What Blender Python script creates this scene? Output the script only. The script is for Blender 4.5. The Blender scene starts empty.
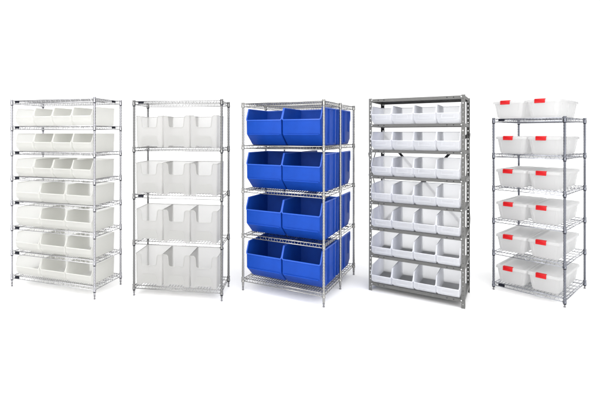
import bpy, bmesh, math, random
from mathutils import Vector, Matrix

random.seed(7)
scene = bpy.context.scene
col = scene.collection
PI = math.pi

# ------------------------------------------------------------------ materials
def new_mat(name):
    m = bpy.data.materials.new(name)
    m.use_nodes = True
    nt = m.node_tree
    nt.nodes.clear()
    out = nt.nodes.new('ShaderNodeOutputMaterial')
    return m, nt, out

def noise_ramp(nt, scale, lo, hi, detail=3.0, stretch=None):
    tc = nt.nodes.new('ShaderNodeTexCoord')
    src = tc.outputs['Object']
    if stretch:
        mp = nt.nodes.new('ShaderNodeMapping')
        mp.inputs['Scale'].default_value = stretch
        nt.links.new(src, mp.inputs['Vector'])
        src = mp.outputs['Vector']
    no = nt.nodes.new('ShaderNodeTexNoise')
    no.inputs['Scale'].default_value = scale
    no.inputs['Detail'].default_value = detail
    nt.links.new(src, no.inputs['Vector'])
    mr = nt.nodes.new('ShaderNodeMapRange')
    mr.inputs['From Min'].default_value = 0.3
    mr.inputs['From Max'].default_value = 0.7
    mr.inputs['To Min'].default_value = lo
    mr.inputs['To Max'].default_value = hi
    nt.links.new(no.outputs['Fac'], mr.inputs['Value'])
    return no.outputs['Fac'], mr.outputs['Result']

def tinted(nt, rgb, fac):
    mx = nt.nodes.new('ShaderNodeVectorMath')
    mx.operation = 'SCALE'
    mx.inputs[0].default_value = rgb
    nt.links.new(fac, mx.inputs['Scale'])
    return mx.outputs['Vector']

def bump(nt, height, strength, dist):
    b = nt.nodes.new('ShaderNodeBump')
    b.inputs['Strength'].default_value = strength
    b.inputs['Distance'].default_value = dist
    nt.links.new(height, b.inputs['Height'])
    return b.outputs['Normal']

def metal(name, rgb, r0, r1, metallic=1.0):
    m, nt, out = new_mat(name)
    p = nt.nodes.new('ShaderNodeBsdfPrincipled')
    p.inputs['Metallic'].default_value = metallic
    fac, rough = noise_ramp(nt, 30, r0, r1)
    nt.links.new(rough, p.inputs['Roughness'])
    _, v = noise_ramp(nt, 11, 0.95, 1.05, 3.0)
    nt.links.new(tinted(nt, rgb, v), p.inputs['Base Color'])
    nt.links.new(p.outputs[0], out.inputs['Surface'])
    return m

def paint(name, rgb, rough=0.45, vary=0.06, bmp=0.15, spec=0.5):
    m, nt, out = new_mat(name)
    p = nt.nodes.new('ShaderNodeBsdfPrincipled')
    fac, v = noise_ramp(nt, 14, 1 - vary, 1 + vary, 5.0)
    nt.links.new(tinted(nt, rgb, v), p.inputs['Base Color'])
    p.inputs['Roughness'].default_value = rough
    p.inputs['Specular IOR Level'].default_value = spec
    f2, _ = noise_ramp(nt, 260, 0, 1, 2.0)
    nt.links.new(bump(nt, f2, bmp, 0.0006), p.inputs['Normal'])
    nt.links.new(p.outputs[0], out.inputs['Surface'])
    return m

def plastic(name, rgb, clear, trans, rough=0.35):
    """milky polypropylene: diffuse + translucent, part of the light straight through, thin gloss"""
    m, nt, out = new_mat(name)
    L = nt.links
    _, v = noise_ramp(nt, 9, 0.988, 1.0, 4.0, (1, 1, .35))
    c = tinted(nt, rgb, v)
    f2, _ = noise_ramp(nt, 170, 0, 1, 2.0)
    nrm = bump(nt, f2, 0.10, 0.0006)
    di = nt.nodes.new('ShaderNodeBsdfDiffuse'); L.new(c, di.inputs['Color']); L.new(nrm, di.inputs['Normal'])
    tr = nt.nodes.new('ShaderNodeBsdfTranslucent'); L.new(c, tr.inputs['Color']); L.new(nrm, tr.inputs['Normal'])
    m1 = nt.nodes.new('ShaderNodeMixShader'); m1.inputs[0].default_value = trans
    L.new(di.outputs[0], m1.inputs[1]); L.new(tr.outputs[0], m1.inputs[2])
    tp = nt.nodes.new('ShaderNodeBsdfTransparent')
    tp.inputs['Color'].default_value = (0.985, 0.985, 0.985, 1)
    m2 = nt.nodes.new('ShaderNodeMixShader'); m2.inputs[0].default_value = clear
    L.new(m1.outputs[0], m2.inputs[1]); L.new(tp.outputs[0], m2.inputs[2])
    gl = nt.nodes.new('ShaderNodeBsdfGlossy'); gl.inputs['Roughness'].default_value = rough; L.new(nrm, gl.inputs['Normal'])
    lw = nt.nodes.new('ShaderNodeLayerWeight'); lw.inputs['Blend'].default_value = .5
    geo = nt.nodes.new('ShaderNodeNewGeometry')
    def mth(op, a, b):
        n = nt.nodes.new('ShaderNodeMath'); n.operation = op
        for k, q in enumerate((a, b)):
            if isinstance(q, (int, float)): n.inputs[k].default_value = q
            else: L.new(q, n.inputs[k])
        return n.outputs[0]
    sheen = mth('ADD', mth('MULTIPLY', mth('POWER', lw.outputs['Facing'], 4.0), .35), .03)
    sheen = mth('MULTIPLY', sheen, mth('SUBTRACT', 1.0, geo.outputs['Backfacing']))   # gloss only on the air side of the wall
    m3 = nt.nodes.new('ShaderNodeMixShader')
    L.new(sheen, m3.inputs[0]); L.new(m2.outputs[0], m3.inputs[1]); L.new(gl.outputs[0], m3.inputs[2])
    L.new(m3.outputs[0], out.inputs['Surface'])
    return m

M = {}
M['zinc'] = metal('bright_zinc_wire', (0.44, 0.44, 0.455), 0.16, 0.26)
M['zinc_post'] = metal('bright_zinc_post', (0.38, 0.38, 0.405), 0.12, 0.2)
M['grey_chrome'] = metal('grey_chrome', (0.25, 0.25, 0.25), 0.12, 0.2)
M['warm_chrome'] = metal('warm_chrome', (0.33, 0.327, 0.315), 0.12, 0.22)
M['blue_chrome'] = metal('cool_polished_chrome', (0.30, 0.31, 0.345), 0.04, 0.1)
M['steel'] = paint('grey_enamelled_steel', (0.112, 0.112, 0.108), 0.45, 0.05, 0.2, .35)
M['dark_steel'] = paint('near_black_steel', (0.014, 0.014, 0.019), 0.5, spec=.2)  # near-black, for one back post, the back braces and the hole discs
M['grey_post'] = metal('grey_chrome_post', (0.19, 0.19, 0.19), 0.10, 0.18)
M['blue_post'] = metal('cool_chrome_post', (0.165, 0.172, 0.198), 0.03, 0.08)
M['blue_rim_glint'] = paint('cobalt_blue_rim_glint', (0.020, 0.092, 0.48), 0.35, 0.03, 0.1, .4)  # lighter blue than the bins: edge highlights put into the rim colour
M['bolt'] = metal('zinc_bolt', (0.7, 0.7, 0.7), 0.25, 0.4)
M['tag'] = paint('black_tag_plastic', (0.005, 0.006, 0.012), 0.5, spec=.15)
M['foot'] = paint('grey_foot_plastic', (0.16, 0.16, 0.17), 0.5)
M['ivory'] = plastic('ivory_milky_plastic', (0.885, 0.885, 0.869), 0.20, 0.83)
M['ivory_rim'] = plastic('ivory_milky_rim', (0.86, 0.86, 0.843), 0.10, 0.68)
M['pearl'] = plastic('pearl_grey_clear_plastic', (0.785, 0.782, 0.774), 0.37, 0.78)
M['pearl_rim'] = plastic('pearl_rim_plastic', (0.64, 0.64, 0.628), 0.22, 0.6)
M['ice'] = plastic('ice_grey_clear_plastic', (0.960, 0.966, 0.984), 0.32, 0.83)
M['ice_rim'] = plastic('ice_rim_plastic', (0.94, 0.947, 0.968), 0.20, 0.72)
M['tote'] = plastic('frosted_white_plastic', (0.895, 0.895, 0.895), 0.27, 0.80)
M['lid'] = plastic('frosted_lid_plastic', (0.85, 0.85, 0.85), 0.22, 0.72)
M['blue'] = paint('cobalt_blue_plastic', (0.005, 0.051, 0.335), 0.5, 0.06, 0.35, .16)
M['red'] = paint('red_latch_plastic', (0.48, 0.005, 0.008), 0.45, 0.03, spec=.25)

# ------------------------------------------------------------------ mesh helpers
class MB:
    def __init__(self): self.v = []; self.f = []
    def add(self, vs, fs):
        o = len(self.v)
        self.v += [tuple(x) for x in vs]
        self.f += [tuple(i + o for i in f) for f in fs]
    def box(self, x0, x1, y0, y1, z0, z1):
        self.add([(x0,y0,z0),(x1,y0,z0),(x1,y1,z0),(x0,y1,z0),(x0,y0,z1),(x1,y0,z1),(x1,y1,z1),(x0,y1,z1)],
                 [(0,3,2,1),(4,5,6,7),(0,1,5,4),(1,2,6,5),(2,3,7,6),(3,0,4,7)])
    def tube(self, pts, r, n=6, closed=False):
        P = [Vector(p) for p in pts]; k = len(P); vs = []; fs = []
        prev = None
        for i, p in enumerate(P):
            if closed: d = (P[(i+1) % k] - P[i-1])
            else: d = P[min(i+1, k-1)] - P[max(i-1, 0)]
            d.normalize()
            if prev is None:
                u = Vector((0,0,1)) if abs(d.z) < .9 else Vector((1,0,0))
            else: u = prev
            u = u - d * u.dot(d)
            if u.length < 1e-5: u = d.orthogonal()
            u.normalize(); prev = u
            w = d.cross(u)
            rr = r
            if 0 < i < k-1 or closed:      # keep the section at corners
                a = (P[(i+1) % k] - p).normalized(); b = (p - P[i-1]).normalized()
                rr = r / max(.6, math.cos(a.angle(b, 0) / 2))
            for j in range(n):
                t = 2*PI*(j + .5)/n
                vs.append(p + (u*math.cos(t) + w*math.sin(t)) * rr)
        m = k if closed else k-1
        for i in range(m):
            for j in range(n):
                a = i*n + j; b = i*n + (j+1) % n
                c = ((i+1) % k)*n + (j+1) % n; d = ((i+1) % k)*n + j
                fs.append((a, b, c, d))
        if not closed:
            fs.append(tuple(range(n))[::-1]); fs.append(tuple((k-1)*n + j for j in range(n)))
        self.add(vs, fs)
    def lathe(self, prof, n=12, cx=0, cy=0):
        vs = []; fs = []
        for r, z in prof:
            for j in range(n):
                t = 2*PI*j/n
                vs.append((cx + r*math.cos(t), cy + r*math.sin(t), z))
        for i in range(len(prof)-1):
            for j in range(n):
                fs.append((i*n+j, i*n+(j+1) % n, (i+1)*n+(j+1) % n, (i+1)*n+j))
        fs.append(tuple(range(n))[::-1]); fs.append(tuple((len(prof)-1)*n+j for j in range(n)))
        self.add(vs, fs)
    def mesh(self, name, mat, smooth=35, bevel=0.0, seg=2):
        bm = bmesh.new()
        vs = [bm.verts.new(v) for v in self.v]
        for f in self.f:
            try: bm.faces.new([vs[i] for i in f])
            except ValueError: pass
        bmesh.ops.recalc_face_normals(bm, faces=bm.faces)
        if bevel:
            es = [e for e in bm.edges if len(e.link_faces) == 2 and e.calc_face_angle(0) > .5]
            bmesh.ops.bevel(bm, geom=es, offset=bevel, segments=seg, profile=.5, affect='EDGES', clamp_overlap=True)
        return finish(bm, name, mat, smooth)

def finish(bm, name, mat, smooth=35):
    me = bpy.data.meshes.new(name)
    bm.to_mesh(me); bm.free()
    if smooth:
        me.polygons.foreach_set('use_smooth', [True]*len(me.polygons))
        me.set_sharp_from_angle(angle=math.radians(smooth))
    me.materials.append(mat)
    return me

def link(name, me, parent=None, loc=(0,0,0)):
    o = bpy.data.objects.new(name, me)
    col.objects.link(o)
    o.location = loc
    if parent: o.parent = parent
    return o

def thing(name, loc, rz, label, cat, group=None):
    o = bpy.data.objects.new(name, None); col.objects.link(o)
    o.empty_display_size = .05
    o.location = loc; o.rotation_euler = (0, 0, rz)
    o['label'] = label; o['category'] = cat
    if group: o['group'] = group
    return o

def copy_tree(o, parent=None):
    c = o.copy(); col.objects.link(c)
    if parent: c.parent = parent
    for ch in list(o.children): copy_tree(ch, c)
    return c

# ------------------------------------------------------------------ the rack plan (metres; camera at the origin, looking along +Y)
RACK = [
 dict(yaw=.3487, W=.943, D=.392, c=(-1.561,4.094), top=1.774, z=[1.748,1.506,1.268,1.029,.795,.558,.322,.091]),
 dict(yaw=.1641, W=.799, D=.355, c=(-.437,3.951), top=1.746, z=[1.726,1.311,.891,.476,.079]),
 dict(yaw=.5340, W=.769, D=.960, c=(.696,4.187), top=1.733, z=[1.714,1.328,.924,.507,.099]),
 dict(yaw=.5871, W=.786, D=.458, c=(1.742,3.949), top=1.775, z=[1.756,1.524,1.289,1.050,.811,.573,.321,.062]),
 dict(yaw=.8804, W=.534, D=.685, c=(2.886,3.998), top=1.593, z=[1.573,1.249,.946,.645,.347,.057]),
]
def world(R, lx, ly, z):
    c, s = math.cos(R['yaw']), math.sin(R['yaw'])
    return (R['c'][0] + lx*c + ly*s, R['c'][1] - lx*s + ly*c, z)

# ------------------------------------------------------------------ wire racks
def post_mesh(top, r, mat, groove=.0011, pitch=.0254):
    b = MB()
    prof = [(r*.55, .032), (r, .046)]
    z = .085
    while z < top - .03:
        prof += [(r, z-.0035), (r-groove, z-.002), (r-groove, z+.002), (r, z+.0035)]
        z += pitch
    prof += [(r, top-.006), (r*.8, top-.001), (r*.3, top)]
    b.lathe(prof, 14)
    return b.mesh('post', mat, 28)

def foot_mesh(r, mat):
    b = MB()
    b.lathe([(r*.75, 0), (r*.85, .004), (r*.85, .010), (r*.55, .012), (r*.55, .022), (r*.85, .024), (r*.85, .040)], 12)
    return b.mesh('foot', mat, 35)

def collar_mesh(r, mat):
    b = MB()
    b.lathe([(r*1.18, -.024), (r*1.42, -.021), (r*1.42, -.013), (r*1.34, -.011), (r*1.24, .013), (r*1.34, .016), (r*1.34, .021), (r*1.1, .024)], 14)
    return b.mesh('collar', mat, 35)

def sleeve_mesh(r):
    b = MB(); b.lathe([(r*1.05, -.031), (r*1.2, -.0305), (r*1.2, -.0245), (r*1.05, -.0242)], 12)
    return b.mesh('sleeve', M['tag'], 35)

def wire_shelf_mesh(W, D, mat, pitch, rs, re, zig, drop=.028, supports=2, up=.013):
    b = MB()
    x, y = W/2 - .006, D/2 - .006
    zt, zb = up, up - drop
    for z, r in ((zt, re), (zb, re)):
        g = .014
        b.tube([(-x+g,-y,z),(x-g,-y,z),(x,-y+g,z),(x,y-g,z),(x-g,y,z),(-x+g,y,z),(-x,y-g,z),(-x,-y+g,z)], r, 6, True)
    def truss(p0, p1):
        p0, p1 = Vector(p0), Vector(p1)
        n = max(2, int(round((p1-p0).length/zig)))
        pts = []
        for i in range(n):
            q = p0.lerp(p1, (i+.15)/n); pts.append((q.x, q.y, zb))
            q = p0.lerp(p1, (i+.40)/n); pts.append((q.x, q.y, zt))
            q = p0.lerp(p1, (i+.60)/n); pts.append((q.x, q.y, zt))
            q = p0.lerp(p1, (i+.85)/n); pts.append((q.x, q.y, zb))
        b.tube(pts, rs*.72, 5)
    truss((-x+.02,-y,0), (x-.02,-y,0)); truss((-x+.02,y,0), (x-.02,y,0))
    truss((-x,-y+.02,0), (-x,y-.02,0)); truss((x,-y+.02,0), (x,y-.02,0))
    for k in range(supports):
        yy = -y + 2*y*(k+1)/(supports+1)
        b.tube([(-x,yy,zt-re-rs*.4),(x,yy,zt-re-rs*.4)], rs*1.2, 6)
        b.tube([(-x,yy,zb),(x,yy,zb)], rs*1.1, 6)
    n = int(round(2*x/pitch))
    for i in range(1, n):
        xx = -x + 2*x*i/n
        b.tube([(xx,-y,zt+rs*.75),(xx,y,zt+rs*.75)], rs, 5)
    return b.mesh('shelf', mat, 60)

def tag_mesh():
    b = MB(); b.box(-.026, .026, -.004, .004, -.0105, .0105)
    return b.mesh('label_tag', M['tag'], 35, .0025)

def wire_rack(R, label, r, post_mat, wire_mat, pitch, rs, re, zig, tags=(), mids=0, supports=2):
    t = thing('wire_rack', (R['c'][0], R['c'][1], 0), -R['yaw'], label, 'shelving rack')
    W, D = R['W'], R['D']
    pm, fm, cm = post_mesh(R['top'], r, post_mat), foot_mesh(r, M['foot']), collar_mesh(r, post_mat)
    sm, tm = wire_shelf_mesh(W, D, wire_mat, pitch, rs, re, zig, supports=supports), tag_mesh()
    vm = sleeve_mesh(r)
    spots = [(sx*W/2, sy*D/2) for sx in (-1,1) for sy in (-1,1)] + ([(-W/2,0),(W/2,0)] if mids else [])
    for x, y in spots:
        p = link('post', pm, t, (x, y, 0))
        link('foot', fm, p)
    for i, z in enumerate(R['z']):
        s = link('shelf', sm, t, (0, 0, z))
        for x, y in spots:
            link('collar', cm, s, (x, y, 0))
            if not mids: link('sleeve', vm, s, (x, y, 0))
        for lev, side in tags:
            if lev != i: continue
            if side == 'front': link('label_tag', tm, s, (-W/2 + .066, -D/2 + .006 - .0085, .002))
            else:
                g = link('label_tag', tm, s, (W/2 - .006 + .0085, D/2 - .115, .002)); g.rotation_euler = (0,0,PI/2)
    return t

wire_rack(RACK[0], 'bright zinc wire rack of eight shelves, black tags on every shelf, holding ivory bins', .0099,
          M['zinc_post'], M['zinc'], .022, .0021, .0030, .055, [(i,'front') for i in range(8)] + [(0,'end'),(1,'end')], supports=3)
wire_rack(RACK[1], 'grey chrome wire rack of five shelves holding tall notched clear bins', .0104,
          M['grey_post'], M['grey_chrome'], .026, .0019, .0032, .060, [(0,'front'),(2,'front')], supports=1)
wire_rack(RACK[2], 'deep chrome wire rack with six posts holding big blue bins', .0108,
          M['warm_chrome'], M['warm_chrome'], .022, .0024, .0032, .055, mids=1, supports=6)
wire_rack(RACK[4], 'polished chrome wire rack with six shelves holding red latched lidded totes', .0098,
          M['blue_post'], M['blue_chrome'], .025, .0017, .0030, .060, [(0,'front'),(5,'front')], supports=5)

# ------------------------------------------------------------------ grey steel rack
def angle_post_mesh(top, sx, sy, mat):
    """perforated angle: two flanges with a row of holes each; the outer corner is at the origin"""
    b = MB(); w, th, hole = .028, .0022, .007
    def flange(along_x):
        def bx(u0, u1, z0, z1):
            if along_x: a = sorted((-sx*u0, -sx*u1)); c = sorted((0, -sy*th)); b.box(a[0], a[1], c[0], c[1], z0, z1)
            else: a = sorted((0, -sx*th)); c = sorted((-sy*u0, -sy*u1)); b.box(a[0], a[1], c[0], c[1], z0, z1)
        s = 0 if along_x else th
        m = .015
        bx(s, m-hole/2, 0, top); bx(m+hole/2, w, 0, top)
        z = 0.0; pitch = .038
        while z < top - .001:
            e = min(top, z + pitch - .010)
            bx(m-hole/2, m+hole/2, z, e); z += pitch
    flange(True); flange(False)
    return b.mesh('post', mat, 0)

def tray_mesh(W, D, mat, h=.026):
    b = MB(); t = .0016
    x, y = W/2 - .0036, D/2 - .0036
    z = h/2
    b.box(-x, x, -y, y, z-t, z)
    b.box(-x, x, -y, -y+t, -h/2, z-t); b.box(-x, x, y-t, y, -h/2, z-t)
    b.box(-x, -x+t, -y+t, y-t, -h/2, z-t); b.box(x-t, x, -y+t, y-t, -h/2, z-t)
    b.box(-x+t, x-t, -y+t, -y+.014, -h/2, -h/2+t); b.box(-x+t, x-t, y-.014, y-t, -h/2, -h/2+t)
    return b.mesh('shelf', mat, 0)

def bolt_mesh(mat, r=.0055, h=.005):
    b = MB(); b.lathe([(r, 0), (r, h*.6), (r*.6, h)], 8)
    me = b.mesh('bolt', mat, 35)
    me.transform(Matrix.Rotation(PI/2, 4, 'X'))
    return me

def strap_mesh(p0, p1, w, mat, out):
    """flat strap from p0 to p1, its width in the plane square to OUT"""
    p0, p1, out = Vector(p0), Vector(p1), Vector(out)
    d = (p1-p0).normalized(); u = d.cross(out).normalized()*w/2; o = out.normalized()*.0011
    b = MB()
    vs = [p + s*u + q*o for p in (p0, p1) for s, q in ((-1,-1),(1,-1),(1,1),(-1,1))]
    b.add(vs, [(0,1,2,3),(7,6,5,4),(0,4,5,1),(1,5,6,2),(2,6,7,3),(3,7,4,0)])
    return b.mesh('brace', mat, 0)

def steel_rack(R):
    t = thing('steel_rack', (R['c'][0], R['c'][1], 0), -R['yaw'], 'grey steel rack with perforated angle posts and solid shelves holding clear bins', 'shelving rack')
    W, D = R['W'], R['D']
    for sx in (-1, 1):
        for sy in (-1, 1):
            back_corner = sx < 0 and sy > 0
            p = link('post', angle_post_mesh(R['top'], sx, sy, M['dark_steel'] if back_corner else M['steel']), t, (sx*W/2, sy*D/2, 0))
            if back_corner: p['label'] = 'dark back post'
    tm, bm_, dm = tray_mesh(W, D, M['steel']), bolt_mesh(M['bolt']), bolt_mesh(M['dark_steel'], .0045, .0016)
    for z in R['z']:
        s = link('shelf', tm, t, (0, 0, z))
        link('bolt', bm_, s, (W/2-.028, -D/2-.0002, .002)); link('bolt', bm_, s, (-W/2+.028, -D/2-.0002, .002))
        link('hole', dm, s, (W/2-.085, -D/2+.0036, .001)); link('hole', dm, s, (W/2-.135, -D/2+.0036, .001))  # solid dark discs for punched holes, their shade put into the colour
        link('hole', dm, s, (-W/2+.085, -D/2+.0036, .001)); link('hole', dm, s, (-W/2+.135, -D/2+.0036, .001))
    y = D/2 + .003
    z0, z1 = 1.45, .545
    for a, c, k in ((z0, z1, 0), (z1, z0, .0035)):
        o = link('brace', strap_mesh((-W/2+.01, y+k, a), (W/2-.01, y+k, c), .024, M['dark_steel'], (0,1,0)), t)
        o['label'] = 'dark back brace'
    for sx in (-1, 1):
        x = sx*(W/2 + .003)
        link('brace', strap_mesh((x, -D/2+.012, 1.06), (x, D/2-.012, 1.45), .022, M['steel'], (1,0,0)), t)
        link('brace', strap_mesh((x+sx*.0035, -D/2+.012, 1.27), (x+sx*.0035, D/2-.012, .62), .022, M['steel'], (1,0,0)), t)
    return t
steel_rack(RACK[3])

# ------------------------------------------------------------------ bins
def shell(faces_pts, bevel, seg, thick):
    """welded open sheet -> bevelled folds -> wall thickness; returns the bmesh and the ordered open edge loops"""
    bm = bmesh.new(); vmap = {}
    def V(p):
        k = tuple(round(c, 5) for c in p)
        if k not in vmap: vmap[k] = bm.verts.new(p)
        return vmap[k]
    for f in faces_pts: bm.faces.new([V(p) for p in f])
    bmesh.ops.recalc_face_normals(bm, faces=bm.faces)
    es = [e for e in bm.edges if len(e.link_faces) == 2 and e.calc_face_angle(0) > .2]
    bmesh.ops.bevel(bm, geom=es, offset=bevel, segments=seg, profile=.5, affect='EDGES', clamp_overlap=True)
    bm.normal_update()
    cen = sum((v.co for v in bm.verts), Vector())/len(bm.verts)
    score = sum(f.normal.dot(f.calc_center_median()-cen)*f.calc_area() for f in bm.faces)
    if score < 0: bmesh.ops.reverse_faces(bm, faces=bm.faces)
    loops = []; left = {e for e in bm.edges if len(e.link_faces) == 1}
    while left:
        e = left.pop(); a, b = e.verts; L = [a.co.copy(), b.co.copy()]; cur = b
        while True:
            nx = [x for x in cur.link_edges if x in left]
            if not nx: break
            left.discard(nx[0]); cur = nx[0].other_vert(cur)
            if (cur.co-L[0]).length < 1e-7: break
            L.append(cur.co.copy())
        loops.append(L)
    bmesh.ops.solidify(bm, geom=list(bm.faces), thickness=thick)
    bmesh.ops.recalc_face_normals(bm, faces=bm.faces)
    return bm, loops

def bead_mesh(loop, r, mat, n=6):
    pts = [loop[0]]
    for p in loop[1:]:
        if (p-pts[-1]).length > .0015: pts.append(p)
    if (pts[-1]-pts[0]).length < .0015: pts.pop()
    b = MB(); b.tube(pts, r, n, True)
    return b.mesh('rim', mat, 50)

def hopper(W, D, H, lip, back, cd, ch, draft, bevel, thick, name, mat):
    y0, y1 = -D/2, D/2
    prof = [(y0+back, H), (y0, lip), (y0+.002, ch), (y0+cd, 0), (y1-draft, 0), (y1, H)]
    def P(i, s):
        y, z = prof[i]; w = W/2 - draft*(1-z/H)
        return (s*w, y, z)
    F = [[P(i,-1) for i in range(6)], [P(i,1) for i in range(6)]]
    for i in range(1, 5): F.append([P(i,-1), P(i,1), P(i+1,1), P(i+1,-1)])
    bm, loops = shell(F, bevel, 3, thick)
    loop = max(loops, key=len)
    return finish(bm, name, mat, 40), loop

def rib_mesh(parts, mat, name):
    b = MB()
    for p in parts: b.box(*p)
    return b.mesh(name, mat, 35, .0015, 1)

def make_hopper_bin(W, D, H, lip, back, cd, ch, mat, rim_mat, name, label_card=False, ribs=False, bead=.0034, draft=.004, bevel=.011, thick=.0026):
    root = bpy.data.objects.new(name, None); col.objects.link(root); root.empty_display_size = .03
    me, loop = hopper(W, D, H, lip, back, cd, ch, draft, bevel, thick, 'body', mat)
    link('body', me, root)
    link('rim', bead_mesh(loop, bead, rim_mat), root)
    y0 = -D/2
    if label_card:
        zc = (lip+ch)/2; hh = (lip-ch)*.30; ww = W*.27
        b = MB()
        b.box(-ww, ww, y0-.0014, y0-.0002, zc-hh, zc-hh+.004); b.box(-ww, ww, y0-.0014, y0-.0002, zc+hh-.004, zc+hh)
        b.box(-ww, -ww+.004, y0-.0014, y0-.0002, zc-hh+.004, zc+hh-.004); b.box(ww-.004, ww, y0-.0014, y0-.0002, zc-hh+.004, zc+hh-.004)
        link('label_holder', b.mesh('label_holder', mat, 0), root)
    if ribs:
        b = MB(); b.box(-W/2+.016, W/2-.016, y0-.005, y0+.006, ch-.006, ch+.004)
        link('front_ledge', b.mesh('front_ledge', mat, 35, .002, 1), root)
        for s in (-1, 1):
            x0, x1 = sorted((s*(W/2-.001), s*(W/2+.0045)))
            bars = []
            for f, w in ((.16,.018),(.47,.012),(.53,.012),(.86,.016)):
                yc = y0 + D*f
                zl = H*.06 if f > .3 else lip*.55
                bars.append((x0, x1, yc-w/2, yc+w/2, zl, H-.004))
            link('side_rib', rib_mesh(bars, mat, 'side_rib'), root)
    return root

def make_notched_bin(W, D, H, mat, rim_mat):
    root = bpy.data.objects.new('notched_bin', None); col.objects.link(root); root.empty_display_size = .03
    y0, y1 = -D/2, D/2; d = .006
    w0, w1 = W/2 - d, W/2
    nb, nt_, nz = W*.255, W*.305, H*.63       # notch: half width below and above, its sill
    ab, at_, az = W*.31, W*.25, H*.06        # arch at the foot
    yb = y0 + .004
    front = [(-w0,yb,0), (-ab,yb,0), (-at_,yb,az), (at_,yb,az), (ab,yb,0), (w0,yb,0), (w1,y0,H), (nt_+.012,y0,H), (nt_,y0,H-.012),
             (nb+.004,y0,nz+.012), (nb-.010,y0,nz), (-nb+.010,y0,nz), (-nb-.004,y0,nz+.012), (-nt_,y0,H-.012), (-nt_-.012,y0,H), (-w1,y0,H)]
    front = [(x, y0 + .004*(1-z/H), z) for x, y, z in front]
    bl, br, tl, tr = (-w0,y1-d,0), (w0,y1-d,0), (-w1,y1,H), (w1,y1,H)
    fl, fr, ftl, ftr = (-w0,yb,0), (w0,yb,0), (-w1,y0,H), (w1,y0,H)
    F = [front, [fr,br,tr,ftr], [br,bl,tl,tr], [bl,fl,ftl,tl]]
    bm, loops = shell(F, .014, 3, .0026)
    me = finish(bm, 'body', mat, 40)
    link('body', me, root)
    top = max(loops, key=lambda L: sum(p.z for p in L)/len(L))
    link('rim', bead_mesh(top, .0034, rim_mat), root)
    b = MB(); b.box(-w0+.006, w0-.006, yb+.005, y1-d-.006, az+.002, az+.0045)
    link('floor_panel', b.mesh('floor_panel', mat, 0), root)
    # shallow raised panel above the arch
    b = MB(); pw, pt, z0, z1 = W*.32, W*.24, az+.006, H*.36
    yy = lambda z: y0 + .004*(1-z/H)
    pts = [(-pw, z0), (pw, z0), (pw*.97, H*.20), (pt, z1), (-pt, z1), (-pw*.97, H*.20)]
    vs = [(x, yy(z)-.0025, z) for x, z in pts] + [(x, yy(z)+.0005, z) for x, z in pts]
    n = len(pts)
    b.add(vs, [tuple(range(n)), tuple(range(2*n-1, n-1, -1))] + [(i, n+i, n+(i+1) % n, (i+1) % n) for i in range(n)])
    link('label_panel', b.mesh('label_panel', rim_mat, 0), root)
    return root

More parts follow.
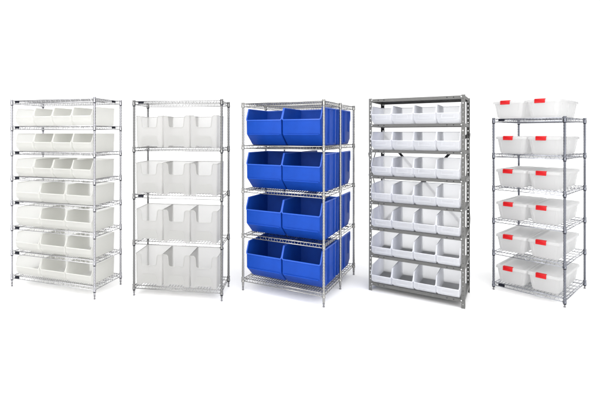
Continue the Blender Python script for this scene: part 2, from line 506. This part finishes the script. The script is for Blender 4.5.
def make_tote(W, D, H):
    """tapered tub, overhanging lid, red latch at the front end"""
    root = bpy.data.objects.new('storage_tote', None); col.objects.link(root); root.empty_display_size = .03
    zt = H - .020
    tw, td, bw, bd = W/2-.009, D/2-.012, W/2-.027, D/2-.034
    c = [(-1,-1),(1,-1),(1,1),(-1,1)]
    lo = [(x*bw, y*bd, 0) for x, y in c]; hi = [(x*tw, y*td, zt) for x, y in c]
    F = [lo] + [[lo[i], lo[(i+1) % 4], hi[(i+1) % 4], hi[i]] for i in range(4)]
    bm, loops = shell(F, .020, 3, .0026)
    body = link('tub', finish(bm, 'tub', M['tote'], 40), root)
    # flutes on the tub: shallow upright ribs following the taper
    def rib(x0, y0, x1, y1):
        b = MB(); b.tube([(x0, y0, .014), (x1, y1, zt-.012)], .0026, 5)
        link('tub_rib', b.mesh('tub_rib', M['tote'], 50), root)
    for f in (-.74, .74): rib(bw*f, -bd-.0003, tw*f, -td-.0003)
    for f in (-.70, .0, .70):
        for s in (-1, 1): rib(s*(bw+.0003), bd*f, s*(tw+.0003), td*f)
    # lid: skirt, flat top, raised centre panel
    lw, ld = W/2, D/2
    def ring(w, d, z, r=.022):
        out = []
        for (sx, sy), a0 in zip(((1,1),(-1,1),(-1,-1),(1,-1)), (0, PI/2, PI, 1.5*PI)):
            for k in range(4):
                a = a0 + PI/2*k/3
                out.append((sx*(w-r) + r*math.cos(a), sy*(d-r) + r*math.sin(a), z))
        return out
    rings = [ring(lw-.004, ld-.004, H-.027), ring(lw, ld, H-.026), ring(lw-.001, ld-.001, H-.006), ring(lw-.007, ld-.007, H-.001),
             ring(lw-.024, ld-.024, H-.002), ring(lw-.029, ld-.029, H-.007), ring(lw-.046, ld-.060, H-.007), ring(lw-.052, ld-.066, H-.001), ring(lw-.085, ld-.16, H)]
    b = MB(); n = 16
    for i in range(len(rings)-1):
        pass
    vs = [p for r in rings for p in r]
    fs = [(i*n+j, i*n+(j+1) % n, (i+1)*n+(j+1) % n, (i+1)*n+j) for i in range(len(rings)-1) for j in range(n)]
    fs.append(tuple((len(rings)-1)*n+j for j in range(n)))
    b.add(vs, fs)
    bm = bmesh.new(); vv = [bm.verts.new(v) for v in b.v]
    for f in b.f: bm.faces.new([vv[i] for i in f])
    bmesh.ops.recalc_face_normals(bm, faces=bm.faces)
    bm.normal_update()
    bmesh.ops.solidify(bm, geom=list(bm.faces), thickness=.0024)
    bmesh.ops.recalc_face_normals(bm, faces=bm.faces)
    link('lid', finish(bm, 'lid', M['lid'], 40), root)
    # latch: a clip that grips the lid's edge and hangs down over the tub
    for s in (-1,):
        prof = [(.020, .0035), (-.004, .0035), (-.0095, -.002), (-.0115, -.028), (-.0145, -.034), (-.0095, -.036), (-.0055, -.029), (-.0035, -.002), (.020, -.0005)]
        x0, x1 = -W*.075 - W*.155, -W*.075 + W*.155
        b = MB(); k = len(prof)
        vs = [(x, -ld + y, H + z) for x in (x0, x1) for y, z in prof]
        b.add(vs, [tuple(range(k)), tuple(range(2*k-1, k-1, -1))] + [(i, (i+1) % k, k+(i+1) % k, k+i) for i in range(k)])
        me = b.mesh('latch', M['red'], 40, .0012, 1)
        if s > 0: me.transform(Matrix.Rotation(PI, 4, 'Z'))
        link('latch', me, root)
    return root

used = set()
def put(proto, R, lx, ly, z, label, cat, group, turn=0.0, jitter=.003):
    o = proto if proto.name not in used else copy_tree(proto)
    used.add(o.name); used.add(proto.name)
    o.location = world(R, lx + random.uniform(-1,1)*jitter*.5, ly + random.uniform(-1,1)*jitter, z)
    o.rotation_euler = (0, 0, -R['yaw'] + turn + random.uniform(-1,1)*.004)
    o['label'] = label; o['category'] = cat; o['group'] = group
    return o

NTH = ['top', 'second', 'third', 'fourth', 'fifth', 'sixth', 'bottom']

# --- ivory bins
R = RACK[0]
narrow = make_hopper_bin(.213, .345, .163, .084, .030, .038, .042, M['ivory'], M['ivory_rim'], 'hopper_bin')
wide = make_hopper_bin(.287, .345, .172, .086, .030, .040, .042, M['ivory'], M['ivory_rim'], 'hopper_bin')
col4 = ['beside the black shelf tag', 'second from the black shelf tag', 'third from the black shelf tag', 'beside the untagged corner post']
col3 = ['beside the black shelf tag', 'in the middle', 'beside the untagged corner post']
for i in range(7):
    n = 4 if i < 3 else 3
    pitch = (R['W'] - .062)/n
    for k in range(n):
        lab = ('narrow' if n == 4 else 'wide') + ' ivory bin ' + (col4 if n == 4 else col3)[k] + ', ' + NTH[i] + ' row'
        lab += ' of the zinc rack'
        put(narrow if n == 4 else wide, R, -R['W']/2 + .031 + pitch*(k+.5), -R['D']/2 + .176, R['z'][i+1] + .0175, lab, 'bin', 'ivory bins on the zinc wire rack')

# --- tall notched bins
R = RACK[1]
nb = make_notched_bin(.249, .320, .280, M['pearl'], M['pearl_rim'])
c3 = ['at the ivory bins end', 'in the middle', 'at the blue bins end']
for i in range(4):
    pitch = (R['W'] - .05)/3
    for k in range(3):
        put(nb, R, -R['W']/2 + .014 + pitch*(k+.5), -R['D']/2 + .165, R['z'][i+1] + .0175,
            'tall clear bin with a notched front, %s, %s row' % (c3[k], ['top','second','third','bottom'][i]), 'bin', 'tall notched bins on the grey wire rack')

# --- blue bins
R = RACK[2]
bb = make_hopper_bin(.352, .452, .330, .225, .050, .115, .098, M['blue'], M['blue_rim_glint'], 'hopper_bin', ribs=True, bead=.0055, draft=.003, bevel=.010, thick=.004)
rb = make_hopper_bin(.352, .452, .330, .225, .020, .070, .050, M['blue'], M['blue_rim_glint'], 'hopper_bin', ribs=True, bead=.0055, draft=.003, bevel=.010, thick=.004)
for i in range(4):
    row = ['top','second','third','bottom'][i]
    for k in range(2):
        lx = (-1 if k == 0 else 1)*(R['W'] - .052)/4
        put(bb, R, lx, -R['D']/2 + .232, R['z'][i+1] + .018, 'big blue bin facing front at the %s end, %s row' % (['notched bins','grey steel rack'][k], row),
            'bin', 'blue bins on the deep wire rack')
    put(rb, R, (R['W'] - .052)/4, R['D']/2 - .232 - .012, R['z'][i+1] + .018, 'big blue bin turned away behind the front bins, %s row' % row,
        'bin', 'blue bins on the deep wire rack', PI)

# --- clear bins on steel
R = RACK[3]
cb = make_hopper_bin(.1775, .44, .163, .086, .048, .075, .034, M['ice'], M['ice_rim'], 'hopper_bin', label_card=True, bead=.003, bevel=.009)
c4 = ['at the blue bins end', 'second from the blue bins end', 'second from the lidded totes end', 'at the lidded totes end']
for i in range(7):
    pitch = (R['W'] - .064)/4
    for k in range(4):
        put(cb, R, -R['W']/2 + .031 + pitch*(k+.5), -R['D']/2 + .172, R['z'][i+1] + .0134,
            'cool clear bin %s, %s row of the steel rack' % (c4[k], NTH[i]), 'bin', 'clear bins on the steel rack', jitter=.002)

# --- totes
R = RACK[4]
tt = make_tote(.248, .635, .160)
for i in range(6):
    for k in range(2):
        lx = -.1345 if k == 0 else .1175
        if i == 0: lx -= .018 if k == 0 else .006
        put(tt, R, lx, -.012 - (.02 if i == 0 else 0), R['z'][i] + .0178,
            'red latched clear lidded tote, %s one of the %s pair' % (['steel rack side','outer side'][k], ['top','second','third','fourth','fifth','bottom'][i]),
            'tote', 'lidded totes on the chrome wire rack')

# ------------------------------------------------------------------ setting
m, nt, out = new_mat('white_floor')
p = nt.nodes.new('ShaderNodeBsdfDiffuse')
_, v = noise_ramp(nt, .6, .985, 1.01)
nt.links.new(tinted(nt, (.965, .965, .965), v), p.inputs['Color'])
nt.links.new(p.outputs[0], out.inputs['Surface'])
b = MB(); b.add([(-60,-20,0),(60,-20,0),(60,90,0),(-60,90,0)], [(0,1,2,3)])
fl = link('floor', b.mesh('floor', m, 0)); fl['kind'] = 'structure'
fl['label'] = 'seamless white studio floor'

# white studio all round: brightness added behind the camera for bin fronts and insides
w = bpy.data.worlds.new('World'); scene.world = w; w.use_nodes = True
nt = w.node_tree; nt.nodes.clear()
out = nt.nodes.new('ShaderNodeOutputWorld'); bg = nt.nodes.new('ShaderNodeBackground')
tc = nt.nodes.new('ShaderNodeTexCoord'); sep = nt.nodes.new('ShaderNodeSeparateXYZ')
nt.links.new(tc.outputs['Generated'], sep.inputs[0])
mr = nt.nodes.new('ShaderNodeMapRange'); mr.interpolation_type = 'SMOOTHSTEP'
mr.inputs['From Min'].default_value = -.55; mr.inputs['From Max'].default_value = .40
mr.inputs['To Min'].default_value = 2.62; mr.inputs['To Max'].default_value = 1.3
nt.links.new(sep.outputs['Y'], mr.inputs['Value'])
# dark side bands added to the surroundings, to streak the bright rods
ab = nt.nodes.new('ShaderNodeMath'); ab.operation = 'ABSOLUTE'; nt.links.new(sep.outputs['X'], ab.inputs[0])
sd = nt.nodes.new('ShaderNodeMapRange'); sd.interpolation_type = 'SMOOTHSTEP'
sd.inputs['From Min'].default_value = .69; sd.inputs['From Max'].default_value = .80
sd.inputs['To Min'].default_value = 1.0; sd.inputs['To Max'].default_value = .10
nt.links.new(ab.outputs[0], sd.inputs['Value'])
mu = nt.nodes.new('ShaderNodeMath'); mu.operation = 'MULTIPLY'
nt.links.new(mr.outputs['Result'], mu.inputs[0]); nt.links.new(sd.outputs['Result'], mu.inputs[1])
nt.links.new(mu.outputs[0], bg.inputs['Strength'])
bg.inputs['Color'].default_value = (1, 1, 1, 1)
nt.links.new(bg.outputs[0], out.inputs['Surface'])

def area(name, loc, aim, sx, sy, watts):
    L = bpy.data.lights.new(name, 'AREA'); L.shape = 'RECTANGLE'; L.size = sx; L.size_y = sy; L.energy = watts
    L.color = (1, .985, .965)
    o = bpy.data.objects.new(name, L); col.objects.link(o); o.location = loc
    o.rotation_euler = (Vector(aim) - Vector(loc)).to_track_quat('-Z', 'Y').to_euler()
    return o
area('added_softbox', (-.3, 2.6, 4.6), (.6, 4.2, 0), 6.5, 3.0, 60)  # unseen lamp overhead, added to whiten the floor
area('added_softbox', (-3.2, -1.2, 3.0), (.4, 4.0, .8), 2.2, 1.8, 70)  # unseen lamp behind the camera, added for sheen on the metal

# ------------------------------------------------------------------ camera
F, HOR, CX = 428.5, 133.7, 230.0     # focal length, horizon row and axis column on a 600 x 400 frame
cam = bpy.data.cameras.new('camera')
cam.sensor_fit = 'HORIZONTAL'; cam.sensor_width = 36
cam.lens = F/600*36
cam.shift_x = (300 - CX)/600; cam.shift_y = (HOR - 200)/600
cam.clip_start = .05; cam.clip_end = 300
co = bpy.data.objects.new('camera', cam); col.objects.link(co)
co.location = (0, 0, 1.45); co.rotation_euler = (PI/2, 0, 0)
scene.camera = co

scene.render.engine = 'CYCLES'
c = scene.cycles
c.use_denoising = True
c.max_bounces = 28; c.diffuse_bounces = 24; c.glossy_bounces = 5; c.transmission_bounces = 24; c.transparent_max_bounces = 32
c.sample_clamp_indirect = 10
vs = scene.view_settings
vs.view_transform = 'Standard'; vs.look = 'None'; vs.exposure = 0; vs.gamma = 1
scene.render.film_transparent = False
